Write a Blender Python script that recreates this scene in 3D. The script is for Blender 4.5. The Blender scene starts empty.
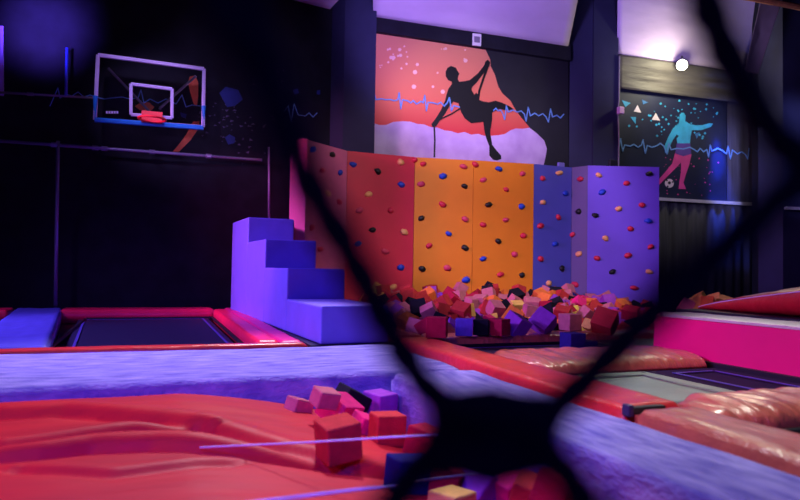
import bpy, bmesh, math, random
from mathutils import Vector, Matrix, Euler, noise
from mathutils.geometry import tessellate_polygon
rnd = random.Random(7)
SC = bpy.context.scene
COL = SC.collection

# ------------------------------------------------------------------ camera
F = 640.0; YAW = math.radians(21); ROLL = 0.017; CH = 0.76
PIT = math.atan(20.0 / F)
R0 = Vector((math.cos(YAW), -math.sin(YAW), 0))
FW = Vector((math.sin(YAW) * math.cos(PIT), math.cos(YAW) * math.cos(PIT), math.sin(PIT)))
U0 = Vector((-math.sin(YAW) * math.sin(PIT), -math.cos(YAW) * math.sin(PIT), math.cos(PIT)))
CR = R0 * math.cos(ROLL) + U0 * math.sin(ROLL)
CU = -R0 * math.sin(ROLL) + U0 * math.cos(ROLL)
EYE = Vector((0, 0, CH))
cam = bpy.data.cameras.new('camera'); camo = bpy.data.objects.new('camera', cam); COL.objects.link(camo)
cam.sensor_width = 36; cam.lens = 36 * F / 800
cam.clip_start = 0.02
camo.matrix_world = Matrix(((CR.x, CU.x, -FW.x, EYE.x), (CR.y, CU.y, -FW.y, EYE.y), (CR.z, CU.z, -FW.z, EYE.z), (0, 0, 0, 1)))
cam.dof.use_dof = True; cam.dof.focus_distance = 8.0; cam.dof.aperture_fstop = 1.55
SC.camera = camo

# survey helpers: read positions of real planes (floor heights, wall planes) off the photograph
def ray(px, py): return CR * (px - 400) + CU * (250 - py) + FW * F
def G(px, py, z=0.0):
    r = ray(px, py); return EYE + r * ((z - CH) / r.z)
def AD(px, d, z=0.0):
    r = ray(px, 270); h = Vector((r.x, r.y, 0)) * (d / F); return Vector((h.x, h.y, z))
def plane(pa, da, pb, db):
    A = AD(pa, da); B = AD(pb, db); t = (B - A).normalized(); n = Vector((t.y, -t.x, 0))
    if n.dot(A) > 0: n = -n
    def P(px, py, off=0.0):
        r = ray(px, py); A2 = A + n * off
        s = (A2 - Vector((0, 0, 0))).dot(n) / r.dot(n)
        return EYE + r * s
    P.n = n; P.t = t; P.A = A
    return P

# ------------------------------------------------------------------ materials
def lin(c): return tuple(((v / 255) / 12.92 if v / 255 <= .04045 else ((v / 255 + .055) / 1.055) ** 2.4) for v in c) + (1,)
MATS = {}
def mat(name, c, rough=.6, spec=.5, var=.0, vscale=8, bump=0, bscale=20, metal=0, coat=0, sheen=0, stretch=(1, 1, 1), c2=None):
    if name in MATS: return MATS[name]
    m = bpy.data.materials.new(name); m.use_nodes = True; nt = m.node_tree; N = nt.nodes; L = nt.links
    b = N['Principled BSDF']; col = lin(c)
    b.inputs['Base Color'].default_value = col; b.inputs['Roughness'].default_value = rough
    b.inputs['Specular IOR Level'].default_value = spec; b.inputs['Metallic'].default_value = metal
    b.inputs['Coat Weight'].default_value = coat; b.inputs['Coat Roughness'].default_value = .25
    b.inputs['Sheen Weight'].default_value = sheen
    tc = N.new('ShaderNodeTexCoord'); mp = N.new('ShaderNodeMapping'); mp.inputs['Scale'].default_value = stretch
    L.new(tc.outputs['Object'], mp.inputs['Vector'])
    if var > 0:
        n = N.new('ShaderNodeTexNoise'); n.inputs['Scale'].default_value = vscale; n.inputs['Detail'].default_value = 5
        L.new(mp.outputs['Vector'], n.inputs['Vector'])
        r = N.new('ShaderNodeValToRGB'); r.color_ramp.elements[0].position = .3; r.color_ramp.elements[1].position = .7
        d = tuple(v * (1 - var) for v in col[:3]) + (1,)
        e = lin(c2) if c2 else tuple(min(1, v * (1 + var)) for v in col[:3]) + (1,)
        r.color_ramp.elements[0].color = d; r.color_ramp.elements[1].color = e
        L.new(n.outputs['Fac'], r.inputs['Fac']); L.new(r.outputs['Color'], b.inputs['Base Color'])
    if bump > 0:
        n = N.new('ShaderNodeTexNoise'); n.inputs['Scale'].default_value = bscale; n.inputs['Detail'].default_value = 4
        L.new(mp.outputs['Vector'], n.inputs['Vector'])
        bp = N.new('ShaderNodeBump'); bp.inputs['Strength'].default_value = bump; bp.inputs['Distance'].default_value = .02
        L.new(n.outputs['Fac'], bp.inputs['Height']); L.new(bp.outputs['Normal'], b.inputs['Normal'])
    MATS[name] = m; return m
def emis(name, c, s):
    m = bpy.data.materials.new(name); m.use_nodes = True; b = m.node_tree.nodes['Principled BSDF']
    b.inputs['Emission Color'].default_value = lin(c); b.inputs['Emission Strength'].default_value = s; return m

M_black = mat('black_wall_paint', (26, 26, 40), .85, .2, .25, 3)
M_bwall = mat('black_drape', (74, 72, 90), .85, .2, .3, 2, .3, 6, stretch=(6, 6, .4))
M_col = mat('dark_blue_pillar_paint', (40, 42, 76), .8, .3, .12, 2)
M_felt = mat('lavender_blue_felt', (116, 108, 216), .9, .2, .3, 7, 1, 34, sheen=.1, stretch=(.55, 2.4, 1), c2=(166, 158, 230))
M_felt2 = mat('lavender_blue_felt_lengthwise', (116, 108, 216), .9, .2, .3, 7, 1, 34, sheen=.1, stretch=(2.4, .55, 1), c2=(166, 158, 230))
M_stair = mat('violet_step_vinyl', (120, 104, 214), .5, .35, .07, 3, .15, 9)
M_red = mat('red_pad_vinyl', (192, 38, 46), .34, .6, .12, 6, .55, 10, coat=.25)
M_redw = mat('red_wrinkled_vinyl', (192, 96, 82), .3, .8, .14, 6, 1.0, 9, coat=1, stretch=(3.2, .8, 1))
M_mat = mat('red_crash_mat_vinyl', (186, 14, 48), .55, .22, .14, 3, .35, 5, coat=0, stretch=(.5, 1.8, 1), c2=(200, 26, 44))
M_magpad = mat('magenta_pad_vinyl', (225, 30, 120), .4, .5, .06, 3, .2, 8)
M_bluepad = mat('blue_pad_vinyl', (84, 84, 190), .42, .5, .1, 4, .3, 8)
M_box = mat('hot_pink_block_vinyl', (236, 8, 120), .45, .4, .05, 2, .15, 5)
M_boxtop = mat('pale_block_top_vinyl', (200, 190, 190), .35, .5, .1, 8, .5, 30)
M_bed = mat('black_trampoline_mesh', (30, 28, 62), .55, .4, .1, 30, .2, 120)
M_bedg = mat('grey_trampoline_mesh', (128, 150, 134), .4, .6, .08, 6, .3, 60)
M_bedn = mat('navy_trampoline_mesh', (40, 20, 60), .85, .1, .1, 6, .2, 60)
M_steel = mat('grey_steel', (130, 125, 150), .4, .5, .05, 6, metal=.6)
M_dark = mat('dark_steel', (24, 24, 34), .5, .4, .05, 6)
M_white = mat('white_paint', (226, 220, 236), .5, .5, .03, 6)
M_cord = mat('pale_steel_cable', (206, 200, 230), .4, .5, .03, 20)
M_net = mat('black_net_rope', (34, 31, 100), .9, .1, .2, 300, .4, 600)
M_floor = mat('dark_floor', (40, 36, 52), .7, .3, .2, 2)
M_drape = mat('white_ceiling_fabric', (205, 185, 226), .9, .1, .06, 1.2, .35, 3, stretch=(1, 1, 3))
M_bdrape = mat('black_satin_fabric', (78, 74, 74), .6, .4, .2, 2, .8, 5, stretch=(.6, .6, 4))
M_wood = mat('brown_wood_beam', (140, 88, 60), .7, .3, .25, 12)
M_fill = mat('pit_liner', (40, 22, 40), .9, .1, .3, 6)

# ------------------------------------------------------------------ mesh helpers
def obj(name, bm, m, parent=None, smooth=False):
    me = bpy.data.meshes.new(name); bmesh.ops.recalc_face_normals(bm, faces=bm.faces); bm.to_mesh(me); bm.free()
    for mm in (m if isinstance(m, (list, tuple)) else [m]): me.materials.append(mm)
    if smooth:
        for p in me.polygons: p.use_smooth = True
    o = bpy.data.objects.new(name, me); COL.objects.link(o)
    if parent: o.parent = parent; o.matrix_parent_inverse = Matrix.Translation(-parent.location)
    return o
def tag(o, label=None, cat=None, group=None, kind=None):
    if label: o['label'] = label
    if cat: o['category'] = cat
    if group: o['group'] = group
    if kind: o['kind'] = kind
    return o
def thing(name, label, cat, loc=(0, 0, 0), group=None):
    o = bpy.data.objects.new(name, None); COL.objects.link(o); o.location = loc; return tag(o, label, cat, group)
def structure(name, bm, m, smooth=False):
    return tag(obj(name, bm, m, None, smooth), kind='structure')
def box(bm, x0, x1, y0, y1, z0, z1, bev=0, seg=3):
    r = bmesh.ops.create_cube(bm, size=1); vs = r['verts']
    for v in vs: v.co = Vector(((x0 + x1) / 2 + v.co.x * (x1 - x0), (y0 + y1) / 2 + v.co.y * (y1 - y0), (z0 + z1) / 2 + v.co.z * (z1 - z0)))
    if bev:
        es = list({e for v in vs for e in v.link_edges})
        bmesh.ops.bevel(bm, geom=es, offset=bev, segments=seg, profile=.5, affect='EDGES')
    return bm
def B(*a, **k): return box(bmesh.new(), *a, **k)
def prism(bm, pts, n, th):
    """polygon of 3D points (coplanar), given thickness th along n"""
    a = [bm.verts.new(p) for p in pts]; b = [bm.verts.new(p + n * th) for p in pts]
    tris = tessellate_polygon([[Vector(p) for p in pts]])
    for t in tris:
        try: bm.faces.new([b[i] for i in t]); bm.faces.new([a[i] for i in reversed(t)])
        except ValueError: pass
    k = len(pts)
    for i in range(k):
        j = (i + 1) % k; bm.faces.new((a[i], a[j], b[j], b[i]))
    return bm
def poly(pts, n, th=.006): return prism(bmesh.new(), pts, n, th)
def tube(bm, pts, rad, seg=10):
    pts = [Vector(p) for p in pts]; rings = []
    up = Vector((.13, .21, .97))
    for i, p in enumerate(pts):
        d = (pts[min(i + 1, len(pts) - 1)] - pts[max(i - 1, 0)]).normalized()
        s = d.cross(up)
        if s.length < .05: s = d.cross(Vector((1, 0, 0)))
        s.normalize(); t = d.cross(s); r = rad[i] if isinstance(rad, (list, tuple)) else rad
        rings.append([bm.verts.new(p + (s * math.cos(a) + t * math.sin(a)) * r) for a in [2 * math.pi * k / seg for k in range(seg)]])
    for a, b in zip(rings, rings[1:]):
        for k in range(seg): bm.faces.new((a[k], a[(k + 1) % seg], b[(k + 1) % seg], b[k]))
    bm.faces.new(rings[0][::-1]); bm.faces.new(rings[-1]); return bm
def T(pts, r, seg=10): return tube(bmesh.new(), pts, r, seg)
def ribbon(bm, pts, n, w, th=.004):
    """flat painted line through 3D points"""
    for a, b in zip(pts, pts[1:]):
        d = (b - a)
        if d.length < 1e-5: continue
        d.normalize(); s = d.cross(n).normalized() * w / 2; e = d * w * .3
        prism(bm, [a - e - s, b + e - s, b + e + s, a - e + s], n, th)
    return bm
def slab(x0, x1, y0, y1, z0, z1, nx, ny, hf, rnd_e=.03):
    """soft upholstered slab: gridded top with height function, rounded sides"""
    bm = bmesh.new(); g = []
    for j in range(ny + 1):
        row = []
        for i in range(nx + 1):
            x = x0 + (x1 - x0) * i / nx; y = y0 + (y1 - y0) * j / ny
            e = min(x - x0, x1 - x, y - y0, y1 - y); k = max(0, 1 - e / rnd_e) if rnd_e else 0
            z = z1 + hf(x, y) - (1 - math.sqrt(max(0, 1 - k * k))) * rnd_e
            row.append(bm.verts.new((x, y, z)))
        g.append(row)
    for j in range(ny):
        for i in range(nx): bm.faces.new((g[j][i], g[j][i + 1], g[j + 1][i + 1], g[j + 1][i]))
    rim = g[0][:] + [g[j][nx] for j in range(1, ny + 1)] + [g[ny][i] for i in range(nx - 1, -1, -1)] + [g[j][0] for j in range(ny - 1, 0, -1)]
    lo = [bm.verts.new((v.co.x, v.co.y, z0)) for v in rim]
    k = len(rim)
    for i in range(k): bm.faces.new((rim[(i + 1) % k], rim[i], lo[i], lo[(i + 1) % k]))
    bm.faces.new(lo); return bm
def pieces(name, bm, m, parent):
    '''one object for every separate piece of bm'''
    seen = set(); bm.verts.ensure_lookup_table(); me = []
    for v0 in bm.verts:
        if v0.index in seen: continue
        st_ = [v0]; isl = []; seen.add(v0.index)
        while st_:
            v = st_.pop(); isl.append(v)
            for e in v.link_edges:
                o = e.other_vert(v)
                if o.index not in seen: seen.add(o.index); st_.append(o)
        nb = bmesh.new(); mp_ = {v: nb.verts.new(v.co) for v in isl}
        for f in {f for v in isl for f in v.link_faces}: nb.faces.new([mp_[v] for v in f.verts])
        obj(name, nb, m, parent)
    bm.free()
def nz(x, y, s, k=0): return noise.noise(Vector((x * s, y * s, k)))

# ------------------------------------------------------------------ room shell
FZ = -.6
structure('floor', B(-7, 22, -3, 20, FZ - .1, FZ), M_floor)
structure('wall_left', B(-7.1, -7, -3, 12.8, FZ, 9.0), M_black)
WL = plane(5, 12.15, 229, 12.55)            # left rear wall, almost parallel to the world X axis
WYL = 12.6
bm = B(-7, 3.35, WYL, WYL + .15, FZ, 9.0); structure('wall_back', bm, M_black)
# rear wall behind the climbing wall, turned a little
WR = plane(350, 13.1, 617, 14.65)
def wallbox(P, pxa, pxb, z0, z1, off0, off1, bm=None):
    bm = bm or bmesh.new()
    a = P(pxa, 270); b = P(pxb, 270); n = P.n
    q = [a + n * off0, b + n * off0, b + n * off1, a + n * off1]
    q = [Vector((v.x, v.y, z0)) for v in q]
    return prism(bm, q, Vector((0, 0, 1)), z1 - z0)
structure('wall_rear', wallbox(WR, 318, 900, FZ, 9.0, -.2, -.02), M_black)
structure('ceiling', B(-7, 22, -3, 20, 9.0, 9.1), M_black)

# pillars
def pillar(name, pxa, pxb, d, depth=.5):
    P = plane(pxa, d, pxb, d + (pxb - pxa) * .005)
    return structure(name, wallbox(P, pxa, pxb, FZ, 9.0, -depth, 0), M_col)
pillar('trim_1', 340, 372, 12.75, .5)
pillar('trim_2', 592, 617, 14.15, .3)
structure('trim_3', wallbox(plane(568, 14.3, 592, 14.2), 568, 592, FZ, 9.0, -.3, 0), M_col)
pillar('trim_4', 783, 850, 13.6, .7)
structure('trim_5', wallbox(plane(752, 15.0, 783, 13.7), 752, 783, FZ, 9.0, -.3, 0), M_black)
structure('trim_6', wallbox(plane(327, 12.9, 340, 12.75), 327, 340, FZ, 9.0, -.3, 0), M_col)

# ------------------------------------------------------------------ rear wall dressing
def Wp(pts, off=.0, P=WR): return [P(x, y, off) for x, y in pts]
# black beam above the mural
bm = poly(Wp([(373, 16), (568, 46), (568, 62), (373, 33)], .05), WR.n, .12); tag(obj('trim_7', bm, M_black), kind='structure')
m4 = lambda s, ox, oy: (lambda L: [(ox + x / s, oy + y / s) for x, y in L])
c4 = m4(3.705, 370, 30); c5 = m4(3.573, 610, 70)
# mural of the climber
mur = thing('wall_mural', 'orange and pink wall mural of a black climber silhouette above the climbing wall', 'mural', WR(470, 200))
MO = mat('mural_orange', (238, 128, 92), .6, .3, .25, 1.6, c2=(246, 170, 150))
nt = MO.node_tree; N_ = nt.nodes; gq = N_.new('ShaderNodeNewGeometry'); sx_ = N_.new('ShaderNodeSeparateXYZ'); mr_ = N_.new('ShaderNodeMapRange'); rp_ = N_.new('ShaderNodeValToRGB')
nt.links.new(gq.outputs['Position'], sx_.inputs[0]); nt.links.new(sx_.outputs['Z'], mr_.inputs['Value']); mr_.inputs['From Min'].default_value = WR(450, 130).z; mr_.inputs['From Max'].default_value = WR(450, 45).z
rp_.color_ramp.elements[0].color = lin((208, 62, 68)); rp_.color_ramp.elements[1].color = lin((222, 138, 116)); e_ = rp_.color_ramp.elements.new(.35); e_.color = lin((224, 112, 92))
nt.links.new(mr_.outputs[0], rp_.inputs[0]); nt.links.new(rp_.outputs[0], N_['Principled BSDF'].inputs['Base Color'])
MR = mat('mural_red_band', (226, 66, 62), .6, .3, .15, 2.5, c2=(236, 100, 74))
MC = mat('mural_cloud', (184, 148, 222), .6, .3, .15, 2, c2=(206, 176, 236))
MK = mat('mural_black', (16, 14, 24), .6, .3)
MH = mat('mural_heartbeat_blue', (104, 150, 226), .6, .3)
MKR = mat('mural_rock', (34, 34, 46), .7, .3, .15, 2)
rock = [(425, 68), (436, 90), (445, 110), (447, 135), (462, 165), (475, 210), (490, 235), (520, 262), (535, 290), (560, 325), (590, 360), (620, 385), (645, 410), (655, 440), (650, 470), (640, 520)]
obj('rock_face', poly(Wp([(374, 32), (568, 62), (568, 215), (372, 190)], 0), WR.n, .02), MKR, mur)
obj('sunset_sky', poly(Wp(c4([(12, 10)]) + c4(rock[:11]) + c4([(560, 400), (8, 372)]), .02), WR.n, .006), MO, mur)
obj('cloud_bank', poly(Wp(c4([(10, 345), (35, 352), (60, 352), (85, 341), (120, 338), (150, 340), (175, 348), (200, 350), (225, 360), (250, 362), (275, 372), (300, 375), (325, 383), (350, 378), (375, 388), (400, 385), (425, 393), (450, 392), (475, 390), (500, 385), (520, 372), (540, 365), (565, 366), (590, 362), (620, 385), (645, 410), (655, 440), (650, 470), (630, 560), (5, 540)]), .033), WR.n, .006), MC, mur)
sil = [(280, 155), (287, 140), (300, 134), (318, 140), (324, 152), (331, 162), (326, 172), (325, 183), (330, 192), (350, 190), (370, 185), (400, 160), (422, 132), (428, 116), (436, 110), (445, 120), (442, 135), (415, 168), (395, 195), (378, 212), (376, 222), (386, 240), (393, 232), (400, 240), (400, 258), (420, 265), (440, 268), (465, 262), (490, 270), (515, 282), (532, 294), (505, 298), (480, 292), (462, 300), (452, 306), (452, 330), (445, 380), (452, 425), (470, 448), (485, 465), (486, 478), (470, 483), (455, 480), (442, 465), (442, 430), (430, 400), (423, 370), (420, 340), (400, 342), (375, 345), (352, 328), (338, 305), (328, 272), (310, 264), (293, 285), (275, 315), (255, 340), (246, 355), (232, 361), (227, 349), (245, 325), (262, 297), (278, 262), (284, 238), (290, 218), (303, 200), (303, 192), (290, 186), (281, 172)]
obj('climber_silhouette', poly(Wp(c4(sil), .045), WR.n, .006), MK, mur)
bm = bmesh.new()
ribbon(bm, Wp(c4([(238, 360), (240, 410), (238, 470)]), .045), WR.n, .035)
obj('climber_rope', bm, MK, mur); bm = bmesh.new()
ribbon(bm, Wp(c4([(332, 292), (300, 312), (250, 335)]), .045), WR.n, .03)
obj('climber_rope', bm, MK, mur); bm = bmesh.new()
ribbon(bm, Wp(c4([(438, 130), (420, 180), (405, 225), (400, 262)]), .045), WR.n, .05)
obj('climber_rope', bm, MK, mur)
bm = bmesh.new()
for i in range(34):
    cx, cy = (rnd.uniform(30, 400), rnd.uniform(60, 230)); 
    if i < 12: cx, cy = rnd.gauss(95, 35), rnd.gauss(110, 25)
    r = rnd.uniform(2, 6) if i % 4 else rnd.uniform(6, 9)
    if 270 < cx < 440 and cy > 120: continue
    prism(bm, Wp(c4([(cx + r * math.cos(a), cy + r * math.sin(a)) for a in [k * math.pi / 3 for k in range(6)]]), .027), WR.n, .003)
bm.verts.index_update(); pieces('paint_speckle', bm, mat('mural_speck', (244, 190, 190), .6, .3), mur)
def beat(pts): return pts
hb = [(14, 280), (17, 240), (22, 258), (45, 255), (55, 258), (75, 258), (90, 262), (103, 258), (108, 232), (114, 292), (120, 258), (140, 262), (150, 270), (160, 262), (172, 274), (190, 264), (197, 270), (203, 242), (209, 300), (215, 268), (235, 270), (250, 275), (262, 268), (275, 282), (286, 270), (294, 250), (302, 300), (310, 280), (332, 286)]
hb2 = [(458, 298), (466, 290), (475, 300), (484, 296), (492, 310), (499, 332), (505, 280), (512, 305), (530, 296), (545, 304), (560, 300), (572, 312), (578, 338), (586, 286), (594, 318), (610, 308), (625, 318), (640, 310), (652, 322), (661, 342), (669, 292), (676, 322), (692, 316), (705, 326), (718, 312)]
bm = ribbon(bmesh.new(), Wp(c4(hb), .05), WR.n, .026); obj('heartbeat_line', bm, MH, mur)
bm = ribbon(bmesh.new(), Wp(c4(hb2), .05), WR.n, .026)
obj('heartbeat_line', bm, MH, mur)
# mural of the footballer
mf = thing('wall_mural', 'dark blue wall mural of a cyan and magenta footballer under the bright lamp', 'mural', WR(670, 150))
obj('night_background', poly(Wp([(618, 84), (726, 100), (726, 204), (618, 200)], 0), WR.n, .02), mat('mural_navy', (26, 32, 62), .6, .3, .25, 1.5), mf)
obj('footballer_upper_body', poly(Wp(c5([(249, 160), (255, 153), (263, 153), (270, 165), (268, 183), (285, 193), (305, 198), (330, 197), (355, 190), (368, 192), (360, 203), (325, 215), (292, 215), (287, 240), (285, 265), (240, 262), (238, 245), (246, 236), (238, 230), (224, 250), (212, 275), (206, 300), (196, 296), (195, 270), (208, 240), (225, 208), (246, 192), (247, 178)]), .022), WR.n, .006), mat('mural_cyan', (58, 168, 214), .6, .3, .3, 3), mf)
obj('footballer_legs', poly(Wp(c5([(240, 262), (285, 265), (290, 305), (282, 340), (270, 375), (262, 403), (271, 426), (245, 425), (248, 400), (254, 360), (253, 330), (240, 345), (213, 372), (190, 395), (174, 412), (168, 398), (193, 370), (222, 335), (232, 300)]), .022), WR.n, .006), mat('mural_magenta', (214, 70, 150), .6, .3, .2, 3), mf)
obj('footballer_shorts', poly(Wp(c5([(238, 262), (286, 262), (290, 300), (262, 308), (233, 298)]), .029), WR.n, .004), mat('mural_violet', (86, 60, 150), .6, .3, .2, 3), mf)
ball = [(212 + 16 * math.cos(a), 405 + 16 * math.sin(a)) for a in [k * math.pi / 8 for k in range(16)]]
obj('football', poly(Wp(c5(ball), .022), WR.n, .006), mat('mural_white', (226, 214, 220), .6, .3), mf)
bm = bmesh.new()
for cx, cy, r in ((212, 403, 6), (203, 394, 3.5), (224, 400, 3.5), (206, 416, 3.5)):
    prism(bm, Wp(c5([(cx + r * math.cos(a), cy + r * math.sin(a)) for a in [k * math.pi * .4 for k in range(5)]]), .029), WR.n, .003)
bm.verts.index_update(); pieces('football_patch', bm, MK, mf)
for tri, mm in (([(42, 108), (73, 118), (55, 133)], 'mural_cyan'), ([(98, 125), (85, 148), (111, 153)], 'mural_white'), ([(163, 154), (149, 178), (179, 181)], 'mural_white'), ([(73, 168), (93, 168), (91, 193)], 'mural_cyan'), ([(114, 106), (136, 116), (118, 123)], 'mural_cyan2'), ([(303, 228), (320, 222), (310, 246)], 'mural_cyan2')):
    obj('painted_triangle', poly(Wp(c5(tri), .022), WR.n, .005), MATS.get(mm) or mat(mm, (50, 110, 170), .6, .3), mf)
bm = bmesh.new(); bm2 = bmesh.new()
for i in range(70):
    cx, cy = rnd.gauss(235, 75), rnd.gauss(165, 45)
    if not (40 < cx < 400 and 110 < cy < 250): continue
    r = rnd.uniform(1.5, 5)
    prism(bm, Wp(c5([(cx + r * math.cos(a), cy + r * math.sin(a)) for a in [k * math.pi * .5 for k in range(4)]]), .0215), WR.n, .003)
for i in range(40):
    cx, cy = rnd.uniform(190, 390), rnd.uniform(310, 450); r = rnd.uniform(1.2, 3.5)
    prism(bm2, Wp(c5([(cx + r * math.cos(a), cy + r * math.sin(a)) for a in [k * math.pi * .5 for k in range(4)]]), .0215), WR.n, .003)
bm.verts.index_update(); bm2.verts.index_update(); pieces('cyan_splatter', bm, MATS['mural_cyan'], mf); pieces('magenta_splatter', bm2, MATS['mural_magenta'], mf)
hb3 = [(30, 285), (38, 245), (45, 290), (52, 268), (72, 272), (85, 266), (100, 276), (112, 268), (118, 250), (126, 298), (133, 270), (150, 276), (168, 270), (180, 262), (192, 272), (203, 300), (210, 262), (218, 285), (240, 280), (262, 282), (285, 276), (300, 284), (312, 292), (322, 280), (334, 292), (346, 284), (352, 312), (358, 268), (364, 290), (385, 280), (402, 288)]
hb4 = [(402, 288), (416, 300), (422, 272), (430, 318), (437, 286), (455, 300), (470, 292), (484, 302), (492, 318), (497, 280)]
obj('heartbeat_line', ribbon(bmesh.new(), Wp(c5(hb3), .03), WR.n, .03), MH, mf)
# draped wall right of the footballer, ledge below the murals, black pleated curtain
obj_ = poly(Wp([(727, 98), (752, 101), (752, 206), (727, 204)], 0), WR.n, .03)
bp = tag(obj('wall_banner', obj_, M_bwall), 'black fabric strip with a blue heartbeat line right of the footballer mural', 'banner')
obj('heartbeat_line', ribbon(bmesh.new(), Wp(c5(hb4), .035), WR.n, .03), MH, bp)
tag(obj('wall_ledge', poly(Wp([(655, 198), (752, 203.5), (752, 206.5), (655, 201)], .02), WR.n, .14), M_white), 'thin white ledge running under the footballer mural', 'ledge')
PR = plane(783, 13.6, 850, 13.9)
tag(obj('wall_ledge', poly([PR(784, 206.5, 0), PR(830, 209, 0), PR(830, 212, 0), PR(784, 209.5, 0)], PR.n, .08), M_white), 'short white ledge on the blue pillar at the right edge', 'ledge')
def pleats(P, pxa, pxb, za, zb, nf, amp, off, name, m, label):
    bm = bmesh.new(); a = P(pxa, 270); b = P(pxb, 270); K = nf * 8; prev = None
    for i in range(K + 1):
        t = i / K; q = a.lerp(b, t) + P.n * (off + amp * math.sin(t * nf * 2 * math.pi) + amp * .5 * math.sin(t * nf * 3.3 + 1))
        u = bm.verts.new((q.x, q.y, za)); v = bm.verts.new((q.x, q.y, zb))
        if prev: bm.faces.new((prev[0], u, v, prev[1]))
        prev = (u, v)
    o = obj(name, bm, m, None, True); md = o.modifiers.new('thick', 'SOLIDIFY'); md.thickness = .012
    return tag(o, label, 'curtain')
zl = WR(700, 204).z
pleats(WR, 600, 752, FZ + .01, zl, 16, .018, .1, 'pleated_curtain', M_bwall, 'black pleated curtain hanging below the white ledge at right')

# ------------------------------------------------------------------ ceiling fabric
def cloth(name, quads, m, label, cat='ceiling fabric', nx=24, ny=14, amp=.04, P=None, ripple=5):
    """four world corners tl,tr,br,bl -> sagging fabric"""
    tl, tr, br, bl = quads; bm = bmesh.new(); g = []
    n = (tr - tl).cross(bl - tl).normalized()
    for j in range(ny + 1):
        row = []
        for i in range(nx + 1):
            u = i / nx; v = j / ny
            p = tl.lerp(tr, u).lerp(bl.lerp(br, u), v)
            w = math.sin(u * math.pi) * math.sin(v * math.pi)
            p = p + n * (amp * 1.5 * w + amp * (.5 * math.sin(v * ripple * 6.28 + u * 3) * w + .6 * nz(u * 3, v * 6, 1, 3) * w))
            row.append(bm.verts.new(p))
        g.append(row)
    for j in range(ny):
        for i in range(nx): bm.faces.new((g[j][i], g[j][i + 1], g[j + 1][i + 1], g[j + 1][i]))
    o = obj(name, bm, m, None, True); md = o.modifiers.new('thick', 'SOLIDIFY'); md.thickness = .01
    return tag(o, label, cat)
def front(P, px, py, d):   # point above the wall top pulled d metres towards the room
    return P(px, py, d)
cloth('ceiling_drape', (WR(373, -60, 1.6), WR(590, -60, 1.6), WR(568, 47, .15), WR(373, 17, .15)), M_drape, 'lilac lit white fabric stretched under the ceiling above the climber mural')
cloth('ceiling_drape', (WR(618, -60, 1.0), WR(790, -60, 1.0), WR(742, 72, .2), WR(617, 54, .2)), M_drape, 'white ceiling fabric lit lilac and white above the bright lamp')
cloth('ceiling_drape', (WR(762, -6, 2.3), WR(784, -6, 2.3), WR(758, 74, 2.3), WR(744, 72, 2.3)), mat('grey_pink_fabric', (130, 118, 130), .9, .1, .1, 3), 'narrow pinkish grey fabric strip hanging beside the right pillar')
cloth('black_valance', (WR(617, 54, .3), WR(752, 74, .3), WR(752, 104, .12), WR(617, 88, .12)), M_bdrape, 'creased black satin valance behind the bright lamp', 'valance', amp=.07, ripple=3)
cloth('ceiling_drape', (Vector((.6, 11.2, 6.4)), Vector((3.6, 11.2, 6.4)), WL(330, 9, .1), WL(262, -8, .1)), M_drape, 'thin lilac fabric edge in the ceiling corner beside the left pillar')
tag(obj('wood_beam', T([WR(735, -5, 2.6), WR(788, 5, 2.6), WR(860, 19, 2.6)], .06, 8), M_wood), 'brown wooden beam crossing the upper right corner', 'beam')

# bright lamp
lp = WR(682, 65, .55)
lamp = thing('spotlight', 'glaring white spotlight fixed under the fabric above the footballer mural', 'spotlight', lp)
fd = (EYE - lp).normalized()
def disc_tube(c, d, r0, r1, L): return T([c, c + d * L], [r0, r1], 20)
obj('housing', disc_tube(lp - fd * .22, fd, .08, .13, .2), M_dark, lamp, True)
obj('lens', disc_tube(lp - fd * .02, fd, .115, .105, .02), emis('lamp_glow', (255, 252, 225), 28), lamp)
obj('bracket', T([lp - fd * .1, lp - fd * .1 + Vector((0, 0, .2)), WR(682, 58, .2)], .015), M_dark, lamp)
# small devices on beams
def device(px, py, w, h, m, label, cat, name, P=WR, off=.2, parent=None):
    c = P(px, py, off); t = P.t; n = P.n; s = (c - EYE).dot(FW) / F
    w *= s; h *= s; b = [c - t * w / 2 - Vector((0, 0, h / 2)), c + t * w / 2 - Vector((0, 0, h / 2)), c + t * w / 2 + Vector((0, 0, h / 2)), c - t * w / 2 + Vector((0, 0, h / 2))]
    return poly([q - n * .16 for q in b], n, .16), c, s
bm, c, s = device(477, 39.5, 9, 12, M_white, '', '', '')
t = thing('wall_speaker', 'small white box on the black beam above the climber', 'speaker', c)
obj('housing', bm, M_white, t); obj('grille', poly([c + WR.n * .0 + WR.t * a * s + Vector((0, 0, b * s)) for a, b in ((-3, -3), (3, -3), (3, 3), (-3, 3))], WR.n, .006), mat('grey_mesh', (120, 110, 140), .6), t)
P2 = plane(592, 14.15, 617, 14.275)
cc = P2(619, 111, .02)
t = thing('junction_box', 'small pink lit box on the cable beside the middle pillar', 'junction box', cc)
obj('housing', box(bmesh.new(), cc.x - .07, cc.x + .07, cc.y - .1, cc.y, cc.z - .08, cc.z + .08, .015), mat('pink_plastic', (216, 170, 216), .5), t)
obj('cable', T([P2(619.5, 56, .02), P2(619, 100, .02), P2(618, 112, .02), P2(619, 140, .02), P2(618.5, 167, .02)], .016), mat('grey_cable', (130, 130, 140), .6), t)

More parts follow.
